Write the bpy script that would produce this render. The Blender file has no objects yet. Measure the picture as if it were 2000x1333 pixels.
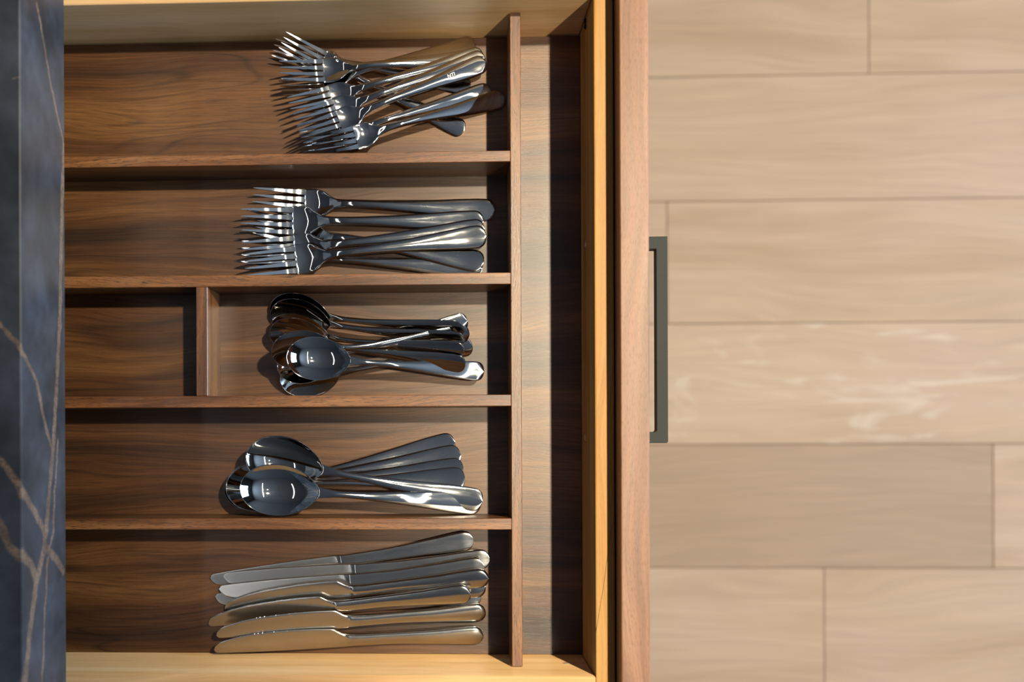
import bpy, bmesh, math, random
import numpy as np
from mathutils import Matrix, Vector

random.seed(7)
COL = bpy.context.scene.collection
SC = bpy.context.scene

# ------------------------------------------------------------------ camera
# pinhole looking straight down into the drawer; W x H = 2000 x 1333
FPX, CH = 2150.0, 0.957           # focal length in pixels, camera height above the drawer bottom
ZB = 0.75                         # drawer bottom above the room floor
NAD = (870.0, 846.0)              # where the plumb line meets the picture
VPX = (-49700.0, 1026.0)          # vanishing point of the boards that run left
PX = NAD[0]
for _ in range(20):
    PX = NAD[0] - (FPX ** 2 + 0.0) / (PX - VPX[0])
PY = NAD[1]
_d = np.array([NAD[0] - PX, NAD[1] - PY, FPX]); _d /= np.linalg.norm(_d)
_x = -np.array([VPX[0] - PX, VPX[1] - PY, FPX]); _x -= _d * _x.dot(_d); _x /= np.linalg.norm(_x)
_z = -_d
_y = np.cross(_z, _x)
RW = np.array([_x, _y, _z])       # rows: world axes in camera (x right, y down, z forward) space


def px(u, v, h=0.0):
    """world x, y (relative to the plumb point) of picture point u, v at height h above the drawer bottom"""
    r = RW @ np.array([(u - PX) / FPX, (v - PY) / FPX, 1.0])
    t = (h - CH) / r[2]
    return np.array([r[0] * t, r[1] * t])


def px_on_x(u, v, xs):
    r = RW @ np.array([(u - PX) / FPX, (v - PY) / FPX, 1.0])
    t = xs / r[0]
    return (xs, r[1] * t, CH + r[2] * t)


cam_d = bpy.data.cameras.new('camera')
cam = bpy.data.objects.new('camera', cam_d)
COL.objects.link(cam)
bx, by, bz = RW @ np.array([1, 0, 0.]), RW @ np.array([0, -1, 0.]), RW @ np.array([0, 0, -1.])
cam.matrix_world = Matrix(((bx[0], by[0], bz[0], 0), (bx[1], by[1], bz[1], 0), (bx[2], by[2], bz[2], CH + ZB), (0, 0, 0, 1)))
cam_d.sensor_width = 36.0
cam_d.lens = FPX * 36.0 / 2000.0
cam_d.shift_x = (1000.0 - PX) / 2000.0
cam_d.shift_y = (PY - 666.5) / 2000.0
cam_d.clip_start = 0.01
cam_d.dof.use_dof = True
cam_d.dof.focus_distance = CH - 0.025
cam_d.dof.aperture_fstop = 4.0
SC.camera = cam

# ------------------------------------------------------------------ light
SC.view_settings.view_transform = 'Standard'
SC.view_settings.look = 'None'
SC.view_settings.gamma = 1.0
SC.view_settings.use_curve_mapping = False
SC.view_settings.exposure = 0.06

world = bpy.data.worlds.new('world'); SC.world = world
world.use_nodes = True
world.node_tree.nodes['Background'].inputs[0].default_value = (0.62, 0.74, 1.0, 1)
world.node_tree.nodes['Background'].inputs[1].default_value = 0.5

HL = 2.40                         # ceiling lamps above the drawer bottom


def spot(name, x, y, power, cone, blend, col=(1, 0.87, 0.63), r=0.035):
    l = bpy.data.lights.new(name, 'SPOT')
    l.energy = power; l.spot_size = math.radians(cone); l.spot_blend = blend
    l.color = col; l.shadow_soft_size = r
    o = bpy.data.objects.new(name, l); COL.objects.link(o)
    o.location = (x, y, HL + ZB)
    return o


spot('downlight_lamp', 0.87, 0.62, 285, 67.5, 0.45)
spot('downlight_lamp', 0.87, -0.05, 158, 47.5, 0.3)

win = bpy.data.lights.new('window_daylight', 'AREA')
win.shape = 'RECTANGLE'; win.size = 2.2; win.size_y = 1.5; win.energy = 215; win.color = (0.58, 0.77, 1.0)
wino = bpy.data.objects.new('window_daylight', win); COL.objects.link(wino)
wino.matrix_world = Matrix.Translation((3.50, 0.2, 1.75)) @ Matrix.Rotation(math.radians(90), 4, 'Y') @ Matrix.Rotation(math.radians(90), 4, 'Z')

# ------------------------------------------------------------------ node helpers


class NT:
    def __init__(self, name):
        self.m = bpy.data.materials.new(name)
        self.m.use_nodes = True
        self.t = self.m.node_tree
        self.bsdf = self.t.nodes['Principled BSDF']

    def n(self, typ, **kw):
        nd = self.t.nodes.new(typ)
        for k, v in kw.items():
            if k.startswith('i_'):
                key = k[2:]
                key = int(key) if key.isdigit() else key.replace('_', ' ')
                self.put(nd.inputs[key], v)
            else:
                setattr(nd, k, v)
        return nd

    def put(self, sock, v):
        if hasattr(v, 'is_output') or isinstance(v, bpy.types.NodeSocket):
            self.t.links.new(v, sock)
        else:
            sock.default_value = v

    def math(self, op, a, b=0.0, c=None, clamp=False):
        nd = self.t.nodes.new('ShaderNodeMath'); nd.operation = op; nd.use_clamp = clamp
        self.put(nd.inputs[0], a); self.put(nd.inputs[1], b)
        if c is not None:
            self.put(nd.inputs[2], c)
        return nd.outputs[0]

    def vmath(self, op, a, b=(0, 0, 0), scale=None):
        nd = self.t.nodes.new('ShaderNodeVectorMath'); nd.operation = op
        self.put(nd.inputs[0], a); self.put(nd.inputs[1], b)
        if scale is not None:
            self.put(nd.inputs['Scale'], scale)
        return nd.outputs['Value'] if op in ('DOT_PRODUCT', 'LENGTH', 'DISTANCE') else nd.outputs[0]

    def ramp(self, f, stops, interp='LINEAR'):
        nd = self.t.nodes.new('ShaderNodeValToRGB')
        cr = nd.color_ramp; cr.interpolation = interp
        while len(cr.elements) < len(stops):
            cr.elements.new(0.5)
        for e, (p, c) in zip(cr.elements, stops):
            e.position = p
            e.color = (c[0], c[1], c[2], 1) if hasattr(c, '__len__') else (c, c, c, 1)
        self.put(nd.inputs[0], f)
        return nd.outputs[0]

    def mix(self, a, b, f, mode='MIX'):
        nd = self.t.nodes.new('ShaderNodeMix'); nd.data_type = 'RGBA'; nd.blend_type = mode
        self.put(nd.inputs[0], f); self.put(nd.inputs[6], a); self.put(nd.inputs[7], b)
        return nd.outputs[2]

    def noise(self, vec, scale=1.0, detail=3.0, rough=0.5, dist=0.0):
        nd = self.t.nodes.new('ShaderNodeTexNoise')
        self.put(nd.inputs['Vector'], vec)
        nd.inputs['Scale'].default_value = scale; nd.inputs['Detail'].default_value = detail
        nd.inputs['Roughness'].default_value = rough; nd.inputs['Distortion'].default_value = dist
        return nd.outputs['Fac']

    def bump(self, h, strength, dist=0.001):
        nd = self.t.nodes.new('ShaderNodeBump')
        nd.inputs['Strength'].default_value = strength; nd.inputs['Distance'].default_value = dist
        self.put(nd.inputs['Height'], h)
        self.t.links.new(nd.outputs[0], self.bsdf.inputs['Normal'])

    def set(self, **kw):
        for k, v in kw.items():
            self.put(self.bsdf.inputs[k.replace('_', ' ')], v)


def c4(c):
    return (c[0], c[1], c[2], 1)


def wood(name, dark, mid, light, axis='X', stripe=26.0, along=2.2, pore=0.5, pore_len=45.0, fine=0.35,
         rough=0.36, spec=1.0, streak=0.6, seed=0.0, bumpy=0.12, warp=0.9, droughness=0.3, lines=0.0):
    """straight-grained wood: bands across the grain, thin dark streaks, fine lines and short open pores"""
    w = NT(name)
    tc = w.n('ShaderNodeTexCoord').outputs['Object']
    rnd = w.n('ShaderNodeObjectInfo').outputs['Random']
    off = w.n('ShaderNodeCombineXYZ')
    w.put(off.inputs[0], w.math('MULTIPLY', rnd, 17.3)); w.put(off.inputs[1], w.math('MULTIPLY', rnd, 5.1)); off.inputs[2].default_value = seed
    v = w.vmath('ADD', tc, off.outputs[0])
    if axis == 'Y':
        mp = w.n('ShaderNodeMapping'); mp.inputs['Rotation'].default_value = (0, 0, math.radians(90)); w.put(mp.inputs[0], v); v = mp.outputs[0]
    # slow drift of the grain lines
    drift = w.noise(w.vmath('MULTIPLY', v, (3.0, 9.0, 9.0)), 1.0, 2.0, 0.5)
    dv = w.n('ShaderNodeCombineXYZ'); w.put(dv.inputs[1], w.math('MULTIPLY', w.math('SUBTRACT', drift, 0.5), 0.06 * warp))
    v2 = w.vmath('ADD', v, dv.outputs[0])
    band = w.noise(w.vmath('MULTIPLY', v2, (along, stripe, stripe)), 1.0, 4.0, 0.55, 0.35)
    col = w.ramp(band, [(0.36, dark), (0.50, mid), (0.64, light)])
    st = w.noise(w.vmath('MULTIPLY', v2, (along * 0.8, stripe * 1.7, stripe * 1.7)), 1.0, 3.0, 0.6, 0.2)
    stm = w.ramp(st, [(0.26, 1.0), (0.36, 0.25), (0.47, 0.0)])
    col = w.mix(col, c4([k * 0.30 for k in dark]), w.math('MULTIPLY', stm, streak))
    if lines:
        ln = w.noise(w.vmath('MULTIPLY', v2, (along * 0.8, stripe * 0.6, stripe * 0.6)), 1.0, 2.0, 0.45, 0.1)
        amp = w.ramp(w.noise(w.vmath('MULTIPLY', v, (5.0, 22.0, 22.0)), 1.0, 2.0), [(0.38, 0.15), (0.62, 1.0)])
        for lv, wd in ((0.40, 0.010), (0.47, 0.006), (0.545, 0.012), (0.60, 0.007)):
            one = w.math('SUBTRACT', 1.0, w.math('DIVIDE', w.math('ABSOLUTE', w.math('SUBTRACT', ln, lv)), wd), clamp=True)
            col = w.mix(col, c4([k * 0.35 for k in dark]), w.math('MULTIPLY', w.math('MULTIPLY', one, amp), lines))
    fl = w.noise(w.vmath('MULTIPLY', v2, (14.0, 620.0, 620.0)), 1.0, 3.0, 0.6)
    fm = w.ramp(fl, [(0.30, 1.0 - fine), (0.70, 1.0 + fine * 0.5)])
    col = w.mix(col, fm, 1.0, 'MULTIPLY')
    pn = w.noise(w.vmath('MULTIPLY', v2, (pore_len * 1.3, 2400.0, 2400.0)), 1.0, 2.0, 0.5)
    pm = w.ramp(pn, [(0.36, 1.0), (0.44, 0.0)])
    pc = w.math('MULTIPLY', pm, pore)
    col = w.mix(col, c4([k * 0.22 for k in dark]), pc)
    w.set(Base_Color=col, Roughness=w.math('ADD', w.math('MULTIPLY', fl, 0.12), rough - 0.06), Specular_IOR_Level=spec, Diffuse_Roughness=droughness)
    w.bump(w.math('SUBTRACT', w.math('MULTIPLY', fl, 0.5), pm), bumpy, 0.0002)
    return w.m


M = {}
WD, WM, WL = (0.040, 0.0130, 0.0032), (0.124, 0.044, 0.0100), (0.215, 0.090, 0.0230)
M['walnut_x'] = wood('walnut_along', WD, WM, WL, 'X', lines=0.5)
M['walnut_panel'] = wood('walnut_panel', WD, WM, WL, 'X', stripe=24, along=1.6, pore=0.35, streak=0.9, warp=1.0, lines=0.65)
M['walnut_edge'] = wood('walnut_edge', (0.12, 0.036, 0.0085), (0.22, 0.076, 0.020), (0.31, 0.125, 0.038), 'X', stripe=60, along=4, pore=0.85, pore_len=110, streak=0.2, fine=0.4)
M['walnut_edge_y'] = wood('walnut_edge_y', (0.12, 0.037, 0.009), (0.22, 0.078, 0.022), (0.31, 0.130, 0.042), 'Y', stripe=60, along=4, pore=0.85, pore_len=110, streak=0.2, fine=0.4)
M['walnut_face'] = wood('walnut_face', (0.205, 0.088, 0.043), (0.265, 0.120, 0.062), (0.33, 0.163, 0.092), 'Y', rough=0.44, spec=0.5, stripe=70, along=2.5, pore=0.38, pore_len=150, streak=0.1, fine=0.25)
M['maple_x'] = wood('maple_sides', (0.69, 0.41, 0.17), (0.79, 0.50, 0.235), (0.84, 0.57, 0.30), 'X', stripe=45, along=1.5, pore=0.06, streak=0.05, fine=0.10, rough=0.42, spec=0.3, bumpy=0.08, droughness=1.0)
M['maple_y'] = wood('maple_front', (0.47, 0.225, 0.048), (0.57, 0.30, 0.075), (0.64, 0.38, 0.125), 'Y', stripe=70, along=1.5, pore=0.12, pore_len=120, streak=0.05, fine=0.15, rough=0.45, spec=0.3, bumpy=0.1, droughness=1.0)
M['birch_bottom'] = M['maple_x']


def plain(name, col, rough=0.5, metal=0.0, spec=0.5, var=0.06, sc=40.0):
    w = NT(name)
    tc = w.n('ShaderNodeTexCoord').outputs['Object']
    n = w.noise(tc, sc, 4.0)
    w.set(Base_Color=w.mix(c4([k * (1 - var) for k in col]), c4([min(1, k * (1 + var)) for k in col]), n),
          Roughness=rough, Metallic=metal, Specular_IOR_Level=spec)
    return w.m


def steel(name, rough, scratch=0.5, base=(0.66, 0.655, 0.64)):
    w = NT(name)
    tc = w.n('ShaderNodeTexCoord').outputs['Object']
    n1 = w.noise(tc, 900.0, 3.0, 0.7)
    n2 = w.noise(w.vmath('MULTIPLY', tc, (120, 900, 900)), 1.0, 3.0)
    r = w.math('ADD', rough, w.math('MULTIPLY', w.math('SUBTRACT', n2, 0.5), 0.10 * scratch))
    sp = w.ramp(n1, [(0.70, 0.0), (0.76, 1.0)])
    r = w.math('ADD', r, w.math('MULTIPLY', sp, 0.35 * scratch), clamp=True)
    w.set(Base_Color=c4(base), Metallic=1.0, Roughness=r)
    w.bump(w.noise(tc, 160.0, 2.0), 0.02 * scratch, 0.0004)
    return w.m


M['steel'] = steel('polished_steel', 0.055, 0.5)
M['steel_bowl'] = steel('polished_steel_bowl', 0.04, 0.25)
M['steel_blade'] = steel('satin_steel_blade', 0.24, 0.6, (0.80, 0.79, 0.77))
M['etched'] = plain('etched_steel', (0.75, 0.75, 0.74), 0.6, 1.0)
M['black_metal'] = plain('powder_coated_black', (0.027, 0.029, 0.0255), 0.62, 0.0, 0.2, 0.25, 900.0)
M['screw'] = plain('zinc_screw', (0.6, 0.58, 0.54), 0.3, 1.0)
M['dark_screw'] = plain('black_screw', (0.02, 0.018, 0.016), 0.35, 1.0)
M['putty'] = plain('pale_wood_filler', (0.72, 0.62, 0.47), 0.5)
M['crack'] = plain('dark_crack', (0.06, 0.03, 0.01), 0.9)
M['plaster'] = plain('wall_paint', (0.10, 0.10, 0.105), 0.9)
M['ceiling'] = plain('ceiling_paint', (0.15, 0.152, 0.158), 0.9)
M['white'] = plain('white_trim', (0.8, 0.8, 0.78), 0.5)
M['glass'] = plain('window_glass', (0.8, 0.9, 1.0), 0.02)
M['lens'] = plain('lamp_lens', (0.9, 0.9, 0.88), 0.3)

# ------------------------------------------------------------------ mesh helpers


def link(name, me, mat=None, parent=None):
    o = bpy.data.objects.new(name, me)
    COL.objects.link(o)
    if mat is not None and not me.materials:
        me.materials.append(mat)
    if parent is not None:
        o.parent = parent
    return o


def tag(o, label=None, cat=None, group=None, kind=None):
    for k, v in (('label', label), ('category', cat), ('group', group), ('kind', kind)):
        if v:
            o[k] = v
    return o


def thing(name, loc, label, cat, group=None):
    o = bpy.data.objects.new(name, None)
    o.empty_display_size = 0.02
    COL.objects.link(o)
    o.location = loc
    return tag(o, label, cat, group)


def box_mesh(name, sx, sy, sz, bevel=0.0, seg=2):
    bm = bmesh.new()
    bmesh.ops.create_cube(bm, size=1.0)
    bmesh.ops.scale(bm, vec=(sx, sy, sz), verts=bm.verts)
    if bevel:
        bmesh.ops.bevel(bm, geom=bm.edges[:] , offset=bevel, segments=seg, profile=0.5, affect='EDGES')
    me = bpy.data.meshes.new(name); bm.to_mesh(me); bm.free()
    for p in me.polygons:
        p.use_smooth = False
    return me


def board(name, x0, x1, y0, y1, z0, z1, mat, parent=None, bevel=0.0006, seg=2):
    """an axis-aligned board; z is above the drawer bottom; its origin is its own middle"""
    me = box_mesh(name, x1 - x0, y1 - y0, z1 - z0, bevel, seg)
    o = link(name, me, mat, None)
    c = Vector(((x0 + x1) / 2, (y0 + y1) / 2, (z0 + z1) / 2 + ZB))
    if parent is not None:
        o.parent = parent
        c = c - parent.location
    o.location = c
    return o


# ------------------------------------------------------------------ key sizes from the photograph
H_DIV, H_WALL, H_FACE = 0.0516, 0.0846, 0.1080
Z_S0, Z_S1 = 0.114, 0.2023        # countertop underside and top
X_FRONT_IN = px(1136.0, 700)[0]
X_FRONT_OUT = px(1199.5, 700, H_WALL)[0]
X_FACE0 = X_FRONT_OUT + 0.0012
X_FACE1 = px(1268.5, 700, H_FACE)[0]
Y_TOP = px(1000, 67.5)[1]
Y_BOT = px(1000, 1279.5)[1]
X_SLAB = px(128.0, 700, Z_S0)[0]
X_CAB = X_SLAB - 0.022
X_BACK = -0.52
SIDE_T = 0.0155

# ------------------------------------------------------------------ setting: room
RX0, RX1, RY0, RY1, RZ = -2.6, 3.6, -2.8, 2.8, HL + 0.06 + ZB


def struct(o, kind='structure'):
    o['kind'] = kind
    return o


fl = struct(board('floor', RX0, RX1, RY0, RY1, -ZB - 0.08, -ZB - 0.016, M['plaster'], None, 0))
fw = []
OAK = NT('bleached_oak_plank')
tcp = OAK.n('ShaderNodeTexCoord').outputs['Object']
rn = OAK.n('ShaderNodeObjectInfo').outputs['Random']
oo = OAK.n('ShaderNodeCombineXYZ'); OAK.put(oo.inputs[0], OAK.math('MULTIPLY', rn, 31.0)); OAK.put(oo.inputs[1], OAK.math('MULTIPLY', rn, 11.0))
vv = OAK.vmath('ADD', tcp, oo.outputs[0])
dr = OAK.noise(OAK.vmath('MULTIPLY', vv, (1.6, 7.0, 7.0)), 1.0, 2.0)
dvv = OAK.n('ShaderNodeCombineXYZ'); OAK.put(dvv.inputs[1], OAK.math('MULTIPLY', OAK.math('SUBTRACT', dr, 0.5), 0.12))
vv = OAK.vmath('ADD', vv, dvv.outputs[0])
bd = OAK.noise(OAK.vmath('MULTIPLY', vv, (1.3, 14.0, 14.0)), 1.0, 4.0, 0.55, 0.5)
oc = OAK.ramp(bd, [(0.30, (0.30, 0.20, 0.122)), (0.48, (0.35, 0.243, 0.16)), (0.70, (0.38, 0.272, 0.187))])
cl = OAK.noise(OAK.vmath('MULTIPLY', vv, (3.0, 5.0, 5.0)), 1.0, 2.0)
oc = OAK.mix(oc, (0.385, 0.268, 0.198, 1), OAK.math('MULTIPLY', OAK.ramp(cl, [(0.45, 0.0), (0.65, 1.0)]), 0.55))
tone = OAK.n('ShaderNodeAttribute', attribute_type='OBJECT', attribute_name='tone').outputs['Fac']
oc = OAK.mix(oc, (0.25, 0.168, 0.105, 1), OAK.math('MULTIPLY', tone, 0.75))
fg = OAK.noise(OAK.vmath('MULTIPLY', vv, (6.0, 160.0, 160.0)), 1.0, 3.0)
oc = OAK.mix(oc, OAK.ramp(fg, [(0.3, 0.90), (0.7, 1.05)]), 1.0, 'MULTIPLY')
cer = OAK.noise(OAK.vmath('MULTIPLY', vv, (7.0, 26.0, 26.0)), 1.0, 3.0, 0.5, 1.2)
white = OAK.n('ShaderNodeAttribute', attribute_type='OBJECT', attribute_name='cerused').outputs['Fac']
oc = OAK.mix(oc, (0.52, 0.45, 0.37, 1), OAK.math('MULTIPLY', OAK.ramp(cer, [(0.56, 0.0), (0.68, 0.35)]), white))
OAK.set(Base_Color=oc, Roughness=0.55, Specular_IOR_Level=0.3)
M['oak'] = OAK.m


def plank(x0, x1, y0, y1, tone, cer=0.0):
    g = 0.0004
    o = board('plank', x0 + g, x1 - g, y0 + g, y1 - g, -ZB - 0.016, -ZB, M['oak'], None, 0.0007, 1)
    o.parent = fl
    o.location = o.location - fl.location
    o['tone'] = tone; o['cerused'] = cer
    return o


rows_px = [145.0 - 240.0, 145.0, 390.0, 630.5, 868.0, 1110.0]
ry = [px(1640, v, -ZB)[1] for v in rows_px]
pitch = (ry[1] - ry[5]) / 4.0
jx = lambda u, v: px(u, v, -ZB)[0]
rows = []                                     # (y_low, y_high, [joints], tones)
known = {
    1: ([jx(1697, 70)], [0.25, 0.15]),         # top row in the frame
    2: ([jx(1000, 270), jx(2750, 270)], [0.2, 0.18, 0.2]),
    3: ([jx(1303, 510)], [0.2, 0.10]),
    4: ([jx(760, 750), jx(2500, 750)], [0.2, 0.0, 0.1]),
    5: ([jx(1940, 990)], [1.0, 0.05]),
    6: ([jx(1610, 1220)], [0.06, 0.12]),
}
y = ry[0]
edges = {1: (ry[1], ry[1] + pitch), 2: (ry[2], ry[1]), 3: (ry[3], ry[2]), 4: (ry[4], ry[3]), 5: (ry[5], ry[4]), 6: (ry[5] - pitch, ry[5])}
for k, (ya, yb) in edges.items():
    js, tones = known[k]
    xs = [RX0] + js + [RX1]
    for i in range(len(xs) - 1):
        plank(xs[i], xs[i + 1], ya, yb, tones[i], 1.0 if (k == 4 and i == 1) else 0.0)
for d in (1, -1):
    yy = edges[1][1] if d > 0 else edges[6][0]
    while (yy < RY1 - 0.01) if d > 0 else (yy > RY0 + 0.01):
        y2 = min(RY1, yy + pitch) if d > 0 else max(RY0, yy - pitch)
        xs = [RX0, random.uniform(-1.6, -0.4), random.uniform(0.5, 2.2), RX1]
        for i in range(3):
            plank(xs[i], xs[i + 1], min(yy, y2), max(yy, y2), random.uniform(0, 0.4))
        yy = y2

zc = RZ - ZB
struct(board('ceiling', RX0 - 0.1, RX1 + 0.1, RY0 - 0.1, RY1 + 0.1, zc, zc + 0.05, M['ceiling'], None, 0))
struct(board('wall_left', RX0 - 0.1, RX0, RY0, RY1, -ZB - 0.08, zc, M['plaster'], None, 0))
struct(board('wall_back', RX0 - 0.1, RX1 + 0.1, RY1, RY1 + 0.1, -ZB - 0.08, zc, M['plaster'], None, 0))
struct(board('wall_front', RX0 - 0.1, RX1 + 0.1, RY0 - 0.1, RY0, -ZB - 0.08, zc, M['plaster'], None, 0))


def wall_with_window(name, x0, x1, wy0, wy1, wz0, wz1):
    bm = bmesh.new()
    for (a, b, c, d) in ((RY0, wy0, 0, RZ), (wy1, RY1, 0, RZ), (wy0, wy1, 0, wz0), (wy0, wy1, wz1, RZ)):
        r = bmesh.ops.create_cube(bm, size=1.0)
        bmesh.ops.scale(bm, vec=(x1 - x0, b - a, d - c), verts=r['verts'])
        bmesh.ops.translate(bm, vec=((x0 + x1) / 2, (a + b) / 2, (c + d) / 2), verts=r['verts'])
    me = bpy.data.meshes.new(name); bm.to_mesh(me); bm.free()
    return struct(link(name, me, M['plaster']))


wall_with_window('wall_right', RX1, RX1 + 0.1, -0.9, 1.3, 1.0, 2.5)
wn = struct(board('window_1', RX1 + 0.02, RX1 + 0.03, -0.9, 1.3, 1.0 - ZB, 2.5 - ZB, M['glass'], None, 0))
for (a, b, c, d) in ((-0.9, 1.3, 1.0, 1.05), (-0.9, 1.3, 2.45, 2.5), (-0.9, -0.85, 1.05, 2.45), (1.25, 1.3, 1.05, 2.45), (0.18, 0.22, 1.05, 2.45)):
    f = board('window_frame', RX1, RX1 + 0.06, a, b, c - ZB, d - ZB, M['white'], None, 0.003)
    f.parent = wn; f.location = f.location - wn.location
for (x, yy, lab) in ((0.87, 0.62, 'round recessed white ceiling lamp, the farther one from the knives'), (0.87, -0.05, 'round recessed white ceiling lamp, the nearer one to the knives')):
    t = thing('ceiling_lamp', (x, yy, RZ), lab, 'lamp', 'recessed ceiling lamps')
    bm = bmesh.new()
    bmesh.ops.create_cone(bm, cap_ends=False, segments=32, radius1=0.075, radius2=0.055, depth=0.02)
    me = bpy.data.meshes.new('trim_ring'); bm.to_mesh(me); bm.free()
    o = link('trim_ring', me, M['white'], t); o.location = (0, 0, -0.011)
    bm = bmesh.new(); bmesh.ops.create_circle(bm, cap_ends=True, segments=32, radius=0.056)
    me = bpy.data.meshes.new('lens'); bm.to_mesh(me); bm.free()
    o = link('lens', me, M['lens'], t); o.location = (0, 0, -0.003)

for (x, yy, ln, e, lab) in ((-0.95, 0.0, 2.2, 1.5, 'long slim white linear pendant lamp hanging over the stone island'), (1.02, 0.0, 2.2, 1.5, 'long slim white linear pendant lamp hanging over the oak floor')):
    t = thing('pendant_lamp', (x, yy, 2.55), lab, 'lamp')
    o = link('housing', box_mesh('housing', 0.07, ln, 0.05, 0.004), M['white'], t); o.location = (0, 0, 0.028)
    for q in (-0.5, 0.5):
        o = link('hanging_cable', box_mesh('hanging_cable', 0.003, 0.003, RZ - 2.60), M['screw'], t); o.location = (0, q * ln * 0.8, 0.053 + (RZ - 2.60) / 2)
    l = bpy.data.lights.new('pendant_strip', 'AREA'); l.shape = 'RECTANGLE'; l.size = 0.05; l.size_y = ln - 0.04; l.energy = e; l.color = (1, 0.96, 0.9)
    lo = bpy.data.objects.new('pendant_strip', l); COL.objects.link(lo); lo.location = (x, yy, 2.548)

# ------------------------------------------------------------------ island cabinet and countertop
cab_y0, cab_y1 = Y_BOT - 0.055, Y_TOP + 0.055
cab = thing('island_cabinet', (X_CAB - 0.3, (cab_y0 + cab_y1) / 2, 0), 'walnut island cabinet under the dark stone countertop', 'cabinet')
XC0 = X_CAB - 0.56
for (ya, yb) in ((cab_y0, cab_y0 + 0.018), (cab_y1 - 0.018, cab_y1)):
    board('side_panel', XC0, X_CAB, ya, yb, -ZB + 0.09, Z_S0 - 0.0005, M['walnut_x'], cab)
board('back_panel', XC0 - 0.012, XC0, cab_y0, cab_y1, -ZB + 0.09, Z_S0 - 0.0005, M['walnut_x'], cab)
board('bottom_panel', XC0, X_CAB, cab_y0 + 0.018, cab_y1 - 0.018, -ZB + 0.09, -ZB + 0.108, M['walnut_x'], cab)
board('toe_kick', XC0 + 0.02, X_CAB - 0.06, cab_y0 + 0.01, cab_y1 - 0.01, -ZB, -ZB + 0.09, M['walnut_x'], cab)
board('drawer_front', X_CAB + 0.001, X_CAB + 0.021, cab_y0 + 0.002, cab_y1 - 0.002, -0.36, -0.075, M['walnut_face'], cab, 0.001)
board('drawer_front', X_CAB + 0.001, X_CAB + 0.021, cab_y0 + 0.002, cab_y1 - 0.002, -0.65, -0.364, M['walnut_face'], cab, 0.001)
for s in (0, 1):
    yy = (Y_BOT - SIDE_T - 0.0245, Y_BOT - SIDE_T - 0.0125) if s == 0 else (Y_TOP + SIDE_T + 0.0125, Y_TOP + SIDE_T + 0.0245)
    ye = (cab_y0 + 0.018, Y_BOT - SIDE_T - 0.0235) if s == 0 else (Y_TOP + SIDE_T + 0.0235, cab_y1 - 0.018)
    board('drawer_slide', XC0 + 0.02, X_CAB - 0.005, ye[0], ye[1], 0.0, 0.045, M['screw'], cab, 0.0005)

# stone with gold veins laid along the lines seen in the photograph
ST = NT('black_marble')
tg = ST.n('ShaderNodeNewGeometry').outputs['Position']
tg = ST.vmath('SUBTRACT', tg, (0, 0, ZB))
wob = ST.t.nodes.new('ShaderNodeTexNoise'); wob.inputs['Scale'].default_value = 90; wob.inputs['Detail'].default_value = 4
ST.put(wob.inputs['Vector'], tg)
tgw = ST.vmath('ADD', tg, ST.vmath('MULTIPLY', ST.vmath('SUBTRACT', wob.outputs['Color'], (0.5, 0.5, 0.5)), (0.006, 0.006, 0.006)))


def edge_pt(u, v):
    if u <= 42.5:
        p = px(u, v, Z_S1); return (p[0], p[1], Z_S1)
    return px_on_x(u, v, X_SLAB)


veins = [
    ([(72, 10), (80, 50), (100, 170), (112, 225), (122, 268), (125, 292)], 0.0022),
    ([(125, 290), (121, 400), (118, 600), (110, 765), (104.5, 864), (99, 930), (91, 1029), (85, 1079)], 0.0043),
    ([(85, 1079), (71, 1139), (60, 1222), (52, 1304), (46, 1345)], 0.0052),
    ([(113, 864), (107, 960), (104, 1040), (93, 1095), (88, 1200), (82, 1340)], 0.0023),
    ([(-30, 610), (0, 633), (42, 686)], 0.0024), ([(44, 690), (71, 743), (85, 815), (99, 870)], 0.0030),
    ([(-20, 880), (0, 897), (25, 930), (42, 957)], 0.0033), ([(44, 960), (71, 1007), (85, 1035), (88, 1068), (104, 1084), (124, 1117)], 0.0042),
    ([(-20, 1000), (0, 1024), (16, 1068), (42, 1094)], 0.0036), ([(44, 1084), (63, 1106), (69, 1128)], 0.0050),
    ([(24, 152), (42, 148)], 0.0006),
]
mask = None
for pts, wd in veins:
    P3 = [edge_pt(*p) for p in pts]
    dmin = None
    for a, b in zip(P3[:-1], P3[1:]):
        a, b = Vector(a), Vector(b)
        ab = b - a
        pa = ST.vmath('SUBTRACT', tgw, tuple(a))
        t = ST.math('DIVIDE', ST.vmath('DOT_PRODUCT', pa, tuple(ab)), ab.dot(ab), clamp=True)
        pr = ST.vmath('SCALE', tuple(ab), scale=t)
        dd = ST.vmath('DISTANCE', pa, pr)
        dmin = dd if dmin is None else ST.math('MINIMUM', dmin, dd)
    mk = ST.math('SUBTRACT', 1.0, ST.math('DIVIDE', dmin, wd), clamp=True)
    mk = ST.math('MULTIPLY', mk, 2.2, clamp=True)
    mask = mk if mask is None else ST.math('MAXIMUM', mask, mk)
mot = ST.noise(tg, 60.0, 5.0, 0.6)
mot2 = ST.noise(tg, 14.0, 3.0, 0.6)
base = ST.ramp(mot2, [(0.3, (0.018, 0.020, 0.0245)), (0.7, (0.056, 0.063, 0.078))])
base = ST.mix(base, ST.ramp(mot, [(0.3, 0.7), (0.7, 1.25)]), 1.0, 'MULTIPLY')
grit = ST.ramp(ST.noise(tg, 500.0, 3.0), [(0.35, 0.35), (0.6, 1.0)])
vcol = ST.ramp(mot, [(0.35, (0.15, 0.088, 0.055)), (0.65, (0.31, 0.195, 0.125))])
base = ST.mix(base, vcol, ST.math('MULTIPLY', ST.math('MULTIPLY', mask, grit), 0.85))
ST.set(Base_Color=base, Roughness=0.42, Specular_IOR_Level=0.4)
M['stone'] = ST.m
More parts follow.
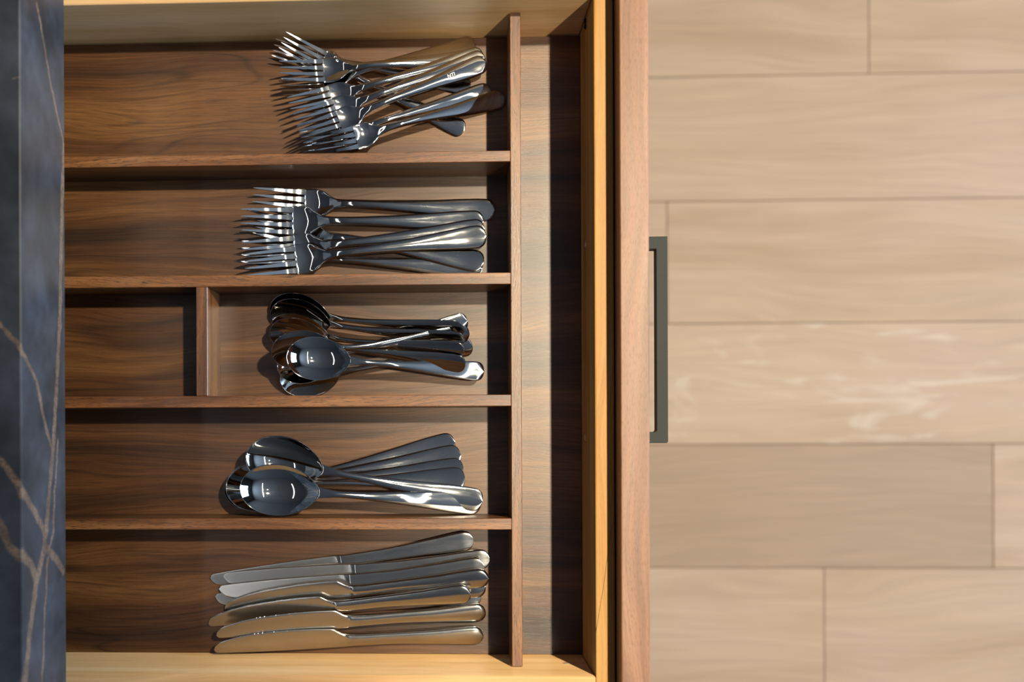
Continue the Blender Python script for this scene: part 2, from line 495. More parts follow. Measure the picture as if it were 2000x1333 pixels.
slab = board('countertop', X_SLAB - 0.75, X_SLAB, -0.75, 0.85, Z_S0, Z_S1, M['stone'], None, 0.0014, 2)
tag(slab, 'black marble countertop slab with gold veins at the left', 'countertop')

# ------------------------------------------------------------------ drawer
ZD = -0.0135                       # underside of the drawer box
drawer = thing('drawer', (-0.15, (Y_TOP + Y_BOT) / 2, ZB + ZD), 'open walnut-fronted kitchen drawer with pale maple sides and a black pull', 'drawer')
board('side_panel', X_BACK, X_FRONT_IN - 0.0002, Y_TOP, Y_TOP + SIDE_T, ZD, H_WALL, M['maple_x'], drawer, 0.0016, 3)['label'] = 'pale maple drawer side above the forks'
board('side_panel', X_BACK, X_FRONT_IN - 0.0002, Y_BOT - SIDE_T, Y_BOT, ZD, H_WALL, M['maple_x'], drawer, 0.0016, 3)['label'] = 'pale maple drawer side below the knives'
fp = board('front_panel', X_FRONT_IN, X_FRONT_OUT, Y_BOT - SIDE_T, Y_TOP + SIDE_T, ZD, H_WALL, M['maple_y'], drawer, 0.0012, 3)
fp['label'] = 'yellowish maple front of the drawer box'
board('back_panel', X_BACK - 0.015, X_BACK, Y_BOT - SIDE_T, Y_TOP + SIDE_T, ZD, H_WALL, M['maple_x'], drawer, 0.0012)
board('bottom_panel', X_BACK, X_FRONT_IN, Y_BOT, Y_TOP, ZD, -0.0065, M['maple_x'], drawer, 0.0002)
FY0, FY1 = Y_BOT - 0.056, Y_TOP + 0.056
face = board('drawer_face', X_FACE0, X_FACE1, FY0, FY1, -0.062, H_FACE, M['walnut_face'], drawer, 0.0009, 2)
face['label'] = 'walnut drawer face with straight grain'
bpy.context.view_layer.update()


def child_of(o, par):
    """hang a top-level mesh (rotation free) under a part"""
    m = o.matrix_basis.copy()
    bpy.context.view_layer.update()
    o.parent = par
    o.matrix_parent_inverse = par.matrix_world.inverted()
    o.matrix_basis = m
    return o


# pull: square bar with two posts, one swept mesh
HZ1 = 0.062; HT = 0.011
hy1 = px(1290, 462, HZ1)[1]; hy0 = px(1290, 866, HZ1)[1]
hx1 = px(1304.5, 660, HZ1)[0]; hxi = px(1282.3, 660, HZ1)[0]
hw_top = hy1 - px(1290, 486.5, HZ1)[1]; hw_bot = px(1290, 844.0, HZ1)[1] - hy0
bm = bmesh.new()
xa = X_FACE1 - 0.0001
outl = [(xa, hy0), (hx1 - 0.0012, hy0), (hx1, hy0 + 0.0012), (hx1, hy1 - 0.0004), (hx1 - 0.0004, hy1), (xa, hy1), (xa, hy1 - hw_top), (hxi, hy1 - hw_top), (hxi, hy0 + hw_bot + 0.0012), (hxi - 0.0012, hy0 + hw_bot), (xa, hy0 + hw_bot)]
vb = [bm.verts.new((p[0], p[1], HZ1 - HT + ZB)) for p in outl]
f0 = bm.faces.new(vb)
r = bmesh.ops.extrude_face_region(bm, geom=[f0])
bmesh.ops.translate(bm, vec=(0, 0, HT), verts=[g for g in r['geom'] if isinstance(g, bmesh.types.BMVert)])
bmesh.ops.recalc_face_normals(bm, faces=bm.faces[:])
bmesh.ops.bevel(bm, geom=[e for e in bm.edges if abs(e.verts[0].co.z - e.verts[1].co.z) < 1e-6], offset=0.0004, segments=1, affect='EDGES')
me = bpy.data.meshes.new('handle'); bm.to_mesh(me); bm.free()
hd = link('handle', me, M['black_metal']); child_of(hd, face)
hd['label'] = 'matt black square bar pull'


def screw(y, z, r=0.0042, mat='screw', head=0.0016, slot=True):
    bm = bmesh.new()
    bmesh.ops.create_uvsphere(bm, u_segments=20, v_segments=10, radius=r)
    bmesh.ops.scale(bm, vec=(head / r, 1, 1), verts=bm.verts)
    bmesh.ops.delete(bm, geom=[v for v in bm.verts if v.co.x > 1e-6], context='VERTS')
    for a in ((r * 1.3, 0.0007), (0.0007, r * 1.3)) if slot else ():
        pass
    me = bpy.data.meshes.new('screw'); bm.to_mesh(me); bm.free()
    for p in me.polygons:
        p.use_smooth = True
    o = link('screw', me, M[mat]); o.location = (X_FRONT_IN - 0.00005, y, z + ZB)
    return child_of(o, fp)


for v in (478, 855):
    q = px_on_x(1143.5, v, X_FRONT_IN)
    screw(q[1], q[2])
for v, r in ((31, 0.0022), (42, 0.0026), (52, 0.0024)):
    q = px_on_x(1144.5, v, X_FRONT_IN)
    screw(min(q[1], Y_TOP - 0.003), q[2], r, 'dark_screw', 0.0018, False)['label'] = 'small dark screw head near the corner'
# thin drying crack running over the top of the front panel
bm = bmesh.new()
cp = [px(1199, 1012, H_WALL), px(1192, 1045, H_WALL), px(1186, 1090, H_WALL), px(1179, 1145, H_WALL), px(1172, 1185, H_WALL), px(1166, 1225, H_WALL), px(1162.5, 1243, H_WALL)]
prev = None
for i, p in enumerate(cp):
    w_ = 0.00016 if 0 < i < len(cp) - 1 else 0.00005
    cur = [bm.verts.new((p[0] - w_, p[1], H_WALL + ZB + 0.00002)), bm.verts.new((p[0] + w_, p[1], H_WALL + ZB + 0.00002)), bm.verts.new((p[0], p[1], H_WALL + ZB - 0.001))]
    if prev:
        for k in range(3):
            bm.faces.new((prev[k], prev[(k + 1) % 3], cur[(k + 1) % 3], cur[k]))
    prev = cur
bmesh.ops.recalc_face_normals(bm, faces=bm.faces[:])
me = bpy.data.meshes.new('crack'); bm.to_mesh(me); bm.free()
child_of(link('crack', me, M['crack']), fp)
# filled screw hole on the near side
side_bot = [o for o in drawer.children if o.name.startswith('side_panel')][-1]
bm = bmesh.new()
bmesh.ops.create_uvsphere(bm, u_segments=20, v_segments=8, radius=0.0030)
bmesh.ops.scale(bm, vec=(0.95, 0.12, 1.0), verts=bm.verts)
me = bpy.data.meshes.new('wood_plug'); bm.to_mesh(me); bm.free()
pl = link('wood_plug', me, M['putty'])
zt = CH * (1 - (1279.5 - 846) / (1296.0 - 846))
pl.location = (px(1106, 1296, zt)[0], Y_BOT, zt + ZB)
child_of(pl, side_bot)

# ------------------------------------------------------------------ walnut insert with its dividers
ins = thing('cutlery_insert', (-0.15, (Y_TOP + Y_BOT) / 2, ZB - 0.006), 'walnut cutlery insert with long dividers and one short cross piece inside the drawer', 'cutlery tray')
board('bottom_panel', X_BACK + 0.002, X_FRONT_IN - 0.0004, Y_BOT + 0.0004, Y_TOP - 0.0022, -0.006, 0.0, M['walnut_panel'], ins, 0.0002)
xl0, xl1 = px(998.2, 660, H_DIV)[0], px(1018.6, 660, H_DIV)[0]


def divider(x0, x1, y0, y1, side_mat, top_mat, label):
    d = board('divider', x0, x1, y0, y1, 0.0002, H_DIV - 0.0012, M[side_mat], ins, 0.0002, 1)
    d['label'] = label
    bpy.context.view_layer.update()
    t = board('edge_band', x0, x1, y0, y1, H_DIV - 0.0012, H_DIV, M[top_mat], None, 0.0004, 1)
    child_of(t, d)
    return d


divider(xl0, xl1, Y_BOT + 0.0006, Y_TOP - 0.0006, 'walnut_edge_y', 'walnut_edge_y', 'long divider running across the drawer front')
dv = []
for (a, b) in ((294.0, 315.5), (532.5, 555.0), (771.0, 793.5), (1013.0, 1035.0)):
    dv.append((px(1000, b, H_DIV)[1], px(1000, a, H_DIV)[1]))
labs = ['divider between the two heaps of forks', 'divider between forks and teaspoons', 'divider between teaspoons and tablespoons', 'divider between tablespoons and knives']
for (a, b), lb in zip(dv, labs):
    divider(X_BACK + 0.004, xl0 - 0.0001, a, b, 'walnut_x', 'walnut_edge', lb)
divider(px(383.2, 670, H_DIV)[0], px(405.2, 670, H_DIV)[0], dv[2][1] + 0.0001, dv[1][0] - 0.0001, 'walnut_edge_y', 'walnut_edge_y', 'short cross divider left of the teaspoons')

# ------------------------------------------------------------------ cutlery meshes
def lerp(tab, x):
    xs = [t[0] for t in tab]; ys = [t[1] for t in tab]
    return np.interp(x, xs, ys)


def smooth(tab, x):
    """monotone-ish smooth interpolation through the table (Catmull-Rom with clamped tangents)"""
    X = np.array([t[0] for t in tab], float); Y = np.array([t[1] for t in tab], float)
    d = np.diff(Y) / np.diff(X)
    m = np.zeros_like(X)
    m[1:-1] = np.where(d[:-1] * d[1:] > 0, 2 * d[:-1] * d[1:] / np.where(d[:-1] + d[1:] == 0, 1, d[:-1] + d[1:]), 0)
    m[0] = d[0]; m[-1] = d[-1]
    x = np.clip(np.asarray(x, float), X[0], X[-1])
    i = np.clip(np.searchsorted(X, x) - 1, 0, len(X) - 2)
    h = X[i + 1] - X[i]; t = (x - X[i]) / h
    return ((2 * t ** 3 - 3 * t ** 2 + 1) * Y[i] + (t ** 3 - 2 * t ** 2 + t) * h * m[i] + (-2 * t ** 3 + 3 * t ** 2) * Y[i + 1] + (t ** 3 - t ** 2) * h * m[i + 1])


def loft(xs, yc, w, zc, camber, th, N=11, edge=0.55, crown=0.0):
    """closed shell: at every x a cross-section yc±w whose top is zc + camber*(y/w)^2, th thick"""
    S = len(xs); R = 2 * N
    V = np.zeros((S, R, 3))
    th_t = np.linspace(0, math.pi, N)
    for s in range(S):
        c = np.cos(th_t); sn = np.abs(np.sin(th_t)) ** edge
        top = zc[s] + camber[s] * c ** 2 - th[s] * 0.5 * (1 - sn) * 1.0
        bot = zc[s] + camber[s] * c ** 2 - th[s] * 0.5 - th[s] * 0.5 * sn
        V[s, :N, 1] = yc[s] + w[s] * c; V[s, :N, 2] = top
        V[s, N:, 1] = yc[s] - w[s] * c; V[s, N:, 2] = bot[::1]
        V[s, :, 0] = xs[s]
    F = []
    for s in range(S - 1):
        for k in range(R):
            k2 = (k + 1) % R
            F.append((s * R + k, s * R + k2, (s + 1) * R + k2, (s + 1) * R + k))
    verts = V.reshape(-1, 3)
    F.append(tuple(range(R)))
    F.append(tuple((S - 1) * R + k for k in range(R - 1, -1, -1)))
    return verts, F, R


def flat_bar(xs, yc, w, zt, th):
    """tapered bar with a flat top, small chamfers and a flat underside"""
    prof = [(1, -0.45), (0.80, 0.0), (-0.80, 0.0), (-1, -0.45), (-0.85, -1.0), (0.85, -1.0)]
    V = [(x, yc[i] + a * w[i], zt[i] + b * th[i]) for i, x in enumerate(xs) for a, b in prof]
    F = [(s * 6 + k, s * 6 + (k + 1) % 6, (s + 1) * 6 + (k + 1) % 6, (s + 1) * 6 + k) for s in range(len(xs) - 1) for k in range(6)]
    F.append(tuple(range(6))); F.append(tuple((len(xs) - 1) * 6 + k for k in range(5, -1, -1)))
    return np.array(V), F, 6


def normals_of(verts, faces):
    me = bpy.data.meshes.new('tmp'); me.from_pydata([tuple(v) for v in verts], [], faces); me.update()
    n = np.zeros(len(verts) * 3); me.vertices.foreach_get('normal', n)
    bpy.data.meshes.remove(me)
    return n.reshape(-1, 3)


def part_mesh(name, verts, faces, mat, normals=None):
    used = sorted({i for f in faces for i in f})
    mp = {o: n for n, o in enumerate(used)}
    me = bpy.data.meshes.new(name)
    me.from_pydata([tuple(verts[i]) for i in used], [], [tuple(mp[i] for i in f) for f in faces])
    me.update()
    bm = bmesh.new(); bm.from_mesh(me)
    bm.normal_update()
    bm.to_mesh(me); bm.free()
    for p in me.polygons:
        p.use_smooth = True
    if normals is not None:
        me.normals_split_custom_set_from_vertices([tuple(normals[i]) for i in used])
    me.materials.append(mat)
    return me


def split_loft(verts, faces, R, S, cut, names, mats, flip=True):
    nrm = normals_of(verts, faces)
    fa = [f for f in faces[:-2] if min(f) // R < cut] + [faces[-2]]
    fb = [f for f in faces[:-2] if min(f) // R >= cut] + [faces[-1]]
    return [part_mesh(names[0], verts, fa, mats[0], nrm), part_mesh(names[1], verts, fb, mats[1], nrm)]


def end_round(xs, L, w, r):
    """round the free end of the handle off"""
    out = w.copy()
    for i, x in enumerate(xs):
        if x > L - r:
            t = (x - (L - r)) / r
            out[i] = w[i] * max(0.02, (1 - min(1, t) ** 2.6)) ** 0.46
    return out


def stations(L, n, x0=0.0, dense_end=0.012):
    a = np.linspace(x0, L - dense_end, n)
    b = L - dense_end + dense_end * np.sin(np.linspace(0, math.pi / 2, 24))[1:]
    return np.concatenate([a, b])


KIND = {}


def build_fork(key, L, hw, tine_len, shoulder):
    k = L / 0.208
    xr = tine_len                                     # tine roots
    xs = np.concatenate([np.linspace(xr, xr + shoulder, 26), stations(L, 62, xr + shoulder)[1:]])
    zc_tab = [(0, 0.0168 * k), (xr * 0.5, 0.0090 * k), (xr, 0.0030), (xr + shoulder * 0.30, 0.0024), (xr + shoulder * 0.65, 0.0045 * k), (xr + shoulder + 0.006 * k, 0.0118 * k), (xr + shoulder + 0.020 * k, 0.0142 * k),
              (L * 0.50, 0.0140 * k), (L * 0.65, 0.0118 * k), (L * 0.82, 0.0086 * k), (L * 0.94, 0.0070 * k), (L, 0.0068 * k)]
    z = smooth(zc_tab, xs)
    w_tab = [(xr, hw), (xr + shoulder * 0.25, hw * 1.0), (xr + shoulder * 0.45, hw * 0.92), (xr + shoulder * 0.62, hw * 0.74), (xr + shoulder * 0.78, hw * 0.48), (xr + shoulder * 0.92, 0.0043 * k), (xr + shoulder + 0.008 * k, 0.0033 * k), (L * 0.46, 0.0034 * k),
             (L * 0.60, 0.0046 * k), (L * 0.75, 0.0066 * k), (L * 0.88, 0.0089 * k), (L * 0.95, 0.0097 * k), (L, 0.0097 * k)]
    w = end_round(xs, L, smooth(w_tab, xs), 0.0088 * k)
    cam_tab = [(xr, 0.0013), (xr + shoulder * 0.55, 0.0030), (xr + shoulder, 0.0), (L * 0.45, -0.0009), (L * 0.7, -0.0007), (L * 0.9, -0.0003), (L, -0.0003)]
    cam_ = lerp(cam_tab, xs)
    th = smooth([(xr, 0.0017), (xr + shoulder * 0.5, 0.0019), (xr + shoulder, 0.0032), (L * 0.5, 0.0034), (L * 0.8, 0.0024), (L, 0.0019)], xs)
    th = th * np.where(xs > L - 0.002, 0.75, 1.0)
    verts, faces, R = loft(xs, xs * 0, w, z, cam_, th, 11, 0.5)
    cut = int(np.argmin(np.abs(xs - (xr + shoulder + 0.004))))
    meshes = split_loft(verts, faces, R, len(xs), cut, ('fork_head', 'handle'), (M['steel'], M['steel']))
    parts = [(meshes[0], 'fork_head'), (meshes[1], 'handle')]
    # four tines
    n = 20
    for i in range(4):
        o = (i - 1.5)
        t = np.linspace(0, 1, n)                      # 0 = tip
        xt = t * (xr + 0.0008)
        pr = hw * 2 / 4.0
        yc = o * (pr * 0.985 * t ** 0.7 + pr * 0.90 * (1 - t ** 0.7))
        wt = np.interp(t, [0, 0.06, 0.3, 0.7, 0.9, 1.0], [0.00015, 0.0006, 0.00135 * k, 0.0020 * k, pr * 0.41, pr * 0.47])
        zt = smooth(zc_tab, xt) + np.interp(t, [0, 1], [0.0002, 0]) + 0.0011 * (o / 2) ** 2 * 1.2
        tt = np.interp(t, [0, 0.15, 1], [0.0007, 0.0014, 0.0017])
        v, f, _ = flat_bar(xt, yc, wt, zt, tt)
        tm = part_mesh('tine', v, f, M['steel'])
        tm.set_sharp_from_angle(angle=math.radians(28))
        parts.append((tm, 'tine'))
    KIND[key] = dict(L=L, parts=parts)


def build_spoon(key, L, bl, bw, depth):
    """bl bowl length, bw half width of the bowl"""
    k = L / 0.204
    c = bl * 0.47
    tb = 0.5 - 0.5 * np.cos(np.linspace(0, math.pi, 46))
    xb = tb * bl * 0.995
    nk = np.linspace(bl * 0.995, bl + 0.022 * k, 16)[1:]
    xs = np.concatenate([xb, nk, stations(L, 52, bl + 0.022 * k)[1:]])
    xs[0] = 0.0
    u = np.where(xs < c, (c - xs) / c, (xs - c) / (bl - c))
    uu = np.clip(u, 0, 1)
    shape = np.where(xs < c, (1 - uu ** 2.15) ** 0.5, (1 - uu ** 1.9) ** 0.62)
    wb = bw * np.maximum(shape, 0.0)
    wh = smooth([(0, 0.0), (bl * 0.82, 0.0), (bl * 0.96, 0.0048 * k), (bl + 0.004 * k, 0.0040 * k), (bl + 0.018 * k, 0.0028 * k), (L * 0.48, 0.0031 * k), (L * 0.62, 0.0048 * k), (L * 0.76, 0.0071 * k), (L * 0.88, 0.0093 * k), (L * 0.95, 0.0100 * k), (L, 0.0100 * k)], xs)
    w = (np.maximum(wb, 0) ** 4 + wh ** 4) ** 0.25
    w[0] = bw * 0.03
    w = end_round(xs, L, w, 0.0092 * k)
    rim = smooth([(0, depth * 0.93), (c, depth * 1.0), (bl, depth * 1.30), (bl + 0.016 * k, depth * 1.3 + 0.0020 * k), (L * 0.50, depth * 1.22 + 0.0020 * k), (L * 0.64, depth * 1.02 + 0.0014 * k), (L * 0.80, depth * 0.78), (L * 0.93, depth * 0.62), (L, depth * 0.60)], xs)
    dep = depth * (1 - uu ** 2.2)
    dep = np.where(u > 1, 0, np.maximum(dep, 0))
    z = rim - dep + 0.0012
    cam_ = dep + np.where(xs > bl, lerp([(bl, 0.0), (bl + 0.02 * k, -0.0009), (L * 0.7, -0.0008), (L, -0.0004)], xs), 0)
    th = smooth([(0, 0.0011), (bl * 0.9, 0.0013), (bl + 0.015 * k, 0.0034 * k), (L * 0.5, 0.0032 * k), (L * 0.8, 0.0024 * k), (L, 0.0018 * k)], xs)
    verts, faces, R = loft(xs, xs * 0, w, z, cam_, th, 21, 0.4)
    cut = int(np.argmin(np.abs(xs - (bl + 0.006 * k))))
    m = split_loft(verts, faces, R, len(xs), cut, ('bowl', 'handle'), (M['steel_bowl'], M['steel']))
    KIND[key] = dict(L=L, parts=[(m[0], 'bowl'), (m[1], 'handle')])


def build_knife(key, L=0.232):
    up = [(0, 0.0), (0.0006, 0.0022), (0.002, 0.0042), (0.0051, 0.0068), (0.012, 0.0092), (0.0254, 0.0124), (0.040, 0.0143), (0.0523, 0.0152), (0.066, 0.0157), (0.080, 0.0157), (0.1005, 0.0150), (0.1035, 0.0145), (0.1063, 0.0126), (0.1095, 0.0104), (0.1130, 0.0090), (0.120, 0.0080), (0.132, 0.0077), (0.148, 0.0078), (0.187, 0.0084), (0.2205, 0.0098), (L, 0.0098)]
    lo = [(0, 0.0), (0.0006, 0.0018), (0.002, 0.0030), (0.005, 0.0034), (0.0254, 0.0040), (0.0523, 0.0043), (0.08, 0.0042), (0.1005, 0.0039), (0.112, 0.0035), (0.120, 0.0030), (0.147, 0.0030), (0.187, 0.0051), (0.2205, 0.0078), (L, 0.0082)]
    xb = np.concatenate([[0, 0.0003, 0.0007, 0.0013, 0.002], np.linspace(0.003, 0.0985, 190), np.linspace(0.0990, 0.122, 26)])
    xs = np.concatenate([xb, stations(L, 46, 0.1225, 0.010)])
    u = smooth(up, xs); l = smooth(lo, xs)
    teeth = np.zeros_like(xs)
    idx = np.where((xs > 0.006) & (xs < 0.064))[0]
    teeth[idx[::2]] = 0.00042
    u2 = u - teeth
    yc = (u2 - l) / 2; w = (u2 + l) / 2
    # rounded butt
    r = 0.0088
    for i, x in enumerate(xs):
        if x > L - r:
            w[i] *= max(0.02, (1 - min(1, (x - (L - r)) / r) ** 2.3)) ** 0.5
    w[0] = 0.0004
    th = smooth([(0, 0.0011), (0.05, 0.0015), (0.105, 0.0019), (0.1125, 0.0030), (0.1165, 0.0052), (0.125, 0.0054), (0.15, 0.0050), (0.19, 0.0060), (0.222, 0.0056), (L, 0.0040)], xs)
    z = 0.0030 + th / 2
    cam_ = -th * 0.16 * np.where(xs > 0.112, 1.0, 0.35)
    verts, faces, R = loft(xs, yc, w, z, cam_, th, 11, 0.42)
    cut = int(np.argmin(np.abs(xs - 0.1135)))
    m = split_loft(verts, faces, R, len(xs), cut, ('blade', 'handle'), (M['steel_blade'], M['steel_knife']))
    KIND[key] = dict(L=L, parts=[(m[0], 'blade'), (m[1], 'handle')])


M['steel_knife'] = steel('satin_steel_handle', 0.17, 0.6, (0.76, 0.755, 0.74))
build_fork('salad_fork', 0.173, 0.0106, 0.0365, 0.0255)
build_fork('dinner_fork', 0.208, 0.0128, 0.0430, 0.0300)
build_spoon('teaspoon', 0.169, 0.0530, 0.0180, 0.0085)
build_spoon('tablespoon', 0.204, 0.0655, 0.0215, 0.0105)
build_knife('table_knife')


CLOUD = {}


def cloud(kind, flip):
    """dense surface points of one kind, centred at mid length (turned over if flip)"""
    if (kind, flip) in CLOUD:
        return CLOUD[kind, flip]
    L = KIND[kind]['L']
    P = []
    for me, nm in KIND[kind]['parts']:
        v = np.array([tuple(q.co) for q in me.vertices])
        q = np.array([tuple(p.vertices) for p in me.polygons if len(p.vertices) == 4])
        A, B, C_, D = (v[q[:, i]] for i in range(4))
        for s in (0.0, 0.33, 0.67):
            for t in (0.0, 0.33, 0.67):
                P.append((A * (1 - s) + B * s) * (1 - t) + (D * (1 - s) + C_ * s) * t)
        P.append(v)
    P = np.concatenate(P)
    P[:, 0] -= L / 2
    if flip:
        P[:, 1] *= -1
        P[:, 2] = P[:, 2].max() + P[:, 2].min() - P[:, 2]
    CLOUD[kind, flip] = P
    return P


def sample(kind, flip, ang):
    """lowest and highest surface per 0.9 mm cell after rolling the piece about its long axis"""
    P = cloud(kind, flip)
    c, s_ = math.cos(ang), math.sin(ang)
    Y = P[:, 1] * c - P[:, 2] * s_
    Zr = P[:, 1] * s_ + P[:, 2] * c
    cell = 0.0009
    kx = np.round(P[:, 0] / cell).astype(int); kyy = np.round(Y / cell).astype(int)
    ky = kx * 100000 + kyy
    order = np.argsort(ky, kind='stable'); ky = ky[order]; Z = Zr[order]
    st = np.concatenate([[0], np.where(np.diff(ky) != 0)[0] + 1])
    XY = np.stack([kx[order][st], kyy[order][st]], 1) * cell
    return XY, np.minimum.reduceat(Z, st), np.maximum.reduceat(Z, st)


SAMP = {}
CELL = 0.001
GX0, GY0, GNX, GNY = -0.55, -0.30, 720, 720


def settle(kind, flip, tip, end, placed, skip=(), roll=None, lift=0.0, rmax=0.34, gap=0.0004, skipb=(), pitch=None):
    """rest one piece on the pile: lowest position (height, pitch and roll) that touches nothing below it"""
    L = KIND[kind]['L']
    hm = np.zeros((GNX, GNY))
    for q in placed:
        X = q['top']
        keep = np.ones(len(X), bool)
        if q['name'] in skip:
            keep = q['s'] < 0.02 * L
        elif q['name'] in skipb:
            keep = q['s'] > -0.17 * L
        i = ((X[keep, 0] - GX0) / CELL).astype(int); j = ((X[keep, 1] - GY0) / CELL).astype(int)
        np.maximum.at(hm, (i, j), X[keep, 2])
    ht, he = 0.010, 0.006
    angs = [roll] if roll is not None else [round(a, 3) for a in np.linspace(-rmax, rmax, 9)]
    for it in range(2):
        a = px(*tip, ht); b = px(*end, he)
        mid = (a + b) / 2; d = b - a; yaw = math.atan2(d[1], d[0])
        cy, sy = math.cos(yaw), math.sin(yaw)
        best = None
        if it == 1 and roll is None:
            step = rmax / 4
            angs = [round(ang0 + k * step / 3, 3) for k in (-2, -1, 0, 1, 2)]
        for ang in angs:
            sk = (kind, flip, ang)
            if sk not in SAMP:
                SAMP[sk] = sample(kind, flip, ang)
            XY, zlo, zhi = SAMP[sk]
            wx = mid[0] + XY[:, 0] * cy - XY[:, 1] * sy
            wy = mid[1] + XY[:, 0] * sy + XY[:, 1] * cy
            i = np.clip(((wx - GX0) / CELL).astype(int), 0, GNX - 1); j = np.clip(((wy - GY0) / CELL).astype(int), 0, GNY - 1)
            base = np.maximum(hm[i, j], 0) - zlo
            if lift:
                base = np.where(XY[:, 0] > L * 0.30, np.maximum(base, lift - zlo), base)
            sc = float(XY[:, 0].mean()); zc_ = float((0.5 * (zlo + zhi)).mean())
            pc, pr = (0.0, 0.16) if pitch is None else (pitch, 0.0)
            loc = None
            for lev in range(4):
                for p in np.linspace(pc - pr, pc + pr, 11):
                    z0 = float((base - p * XY[:, 0]).max())
                    obj = z0 + p * sc + zc_
                    if loc is None or obj < loc[0] - 1e-9:
                        loc = (obj, z0, p)
                pc = loc[2]; pr *= 0.28
            if best is None or loc[0] < best[0]:
                best = loc + (ang, XY, zlo, zhi, wx, wy)
        _, z0, p, ang0, XY, zlo, zhi, wx, wy = best
        z0 += gap
        zm = 0.5 * (zlo + zhi)
        tipm = XY[:, 0] < -L / 2 + 0.004; endm = XY[:, 0] > L / 2 - 0.008
        ht = float(z0 - p * L / 2 + zm[tipm].mean()); he = float(z0 + p * L / 2 + zm[endm].mean())
    top = np.stack([wx, wy, zhi + z0 + p * XY[:, 0]], 1)
    return dict(mid=mid, yaw=yaw, z0=z0, p=p, r=ang0, top=top, s=XY[:, 0], flip=flip)


FIRST = {}


def place(kind, rec, label, cat, group):
    L = KIND[kind]['L']
    t = thing(kind, (0, 0, 0), label, cat, group)
    pitch_, roll_ = math.atan(rec['p']), rec['r']
    m = Matrix.Translation((rec['mid'][0], rec['mid'][1], rec['z0'] + ZB)) @ Matrix.Rotation(rec['yaw'], 4, 'Z') @ Matrix.Rotation(-pitch_, 4, 'Y') @ Matrix.Rotation(roll_, 4, 'X')
    t.matrix_world = m
    fl_ = Matrix.Translation((-L / 2, 0, 0))
    if rec['flip']:
        zs = [v.co.z for me, _ in KIND[kind]['parts'] for v in me.vertices]
        zm = max(zs) + min(zs)
        fl_ = Matrix.Translation((0, 0, zm)) @ Matrix.Rotation(math.pi, 4, 'X') @ fl_
    for me, nm in KIND[kind]['parts']:
        o = bpy.data.objects.new(nm, me); COL.objects.link(o)
        o.parent = t
        o.matrix_basis = fl_
    return t


def crop(ox, oy, s):
    return lambda x, y: (ox + x / s, oy + y / s)


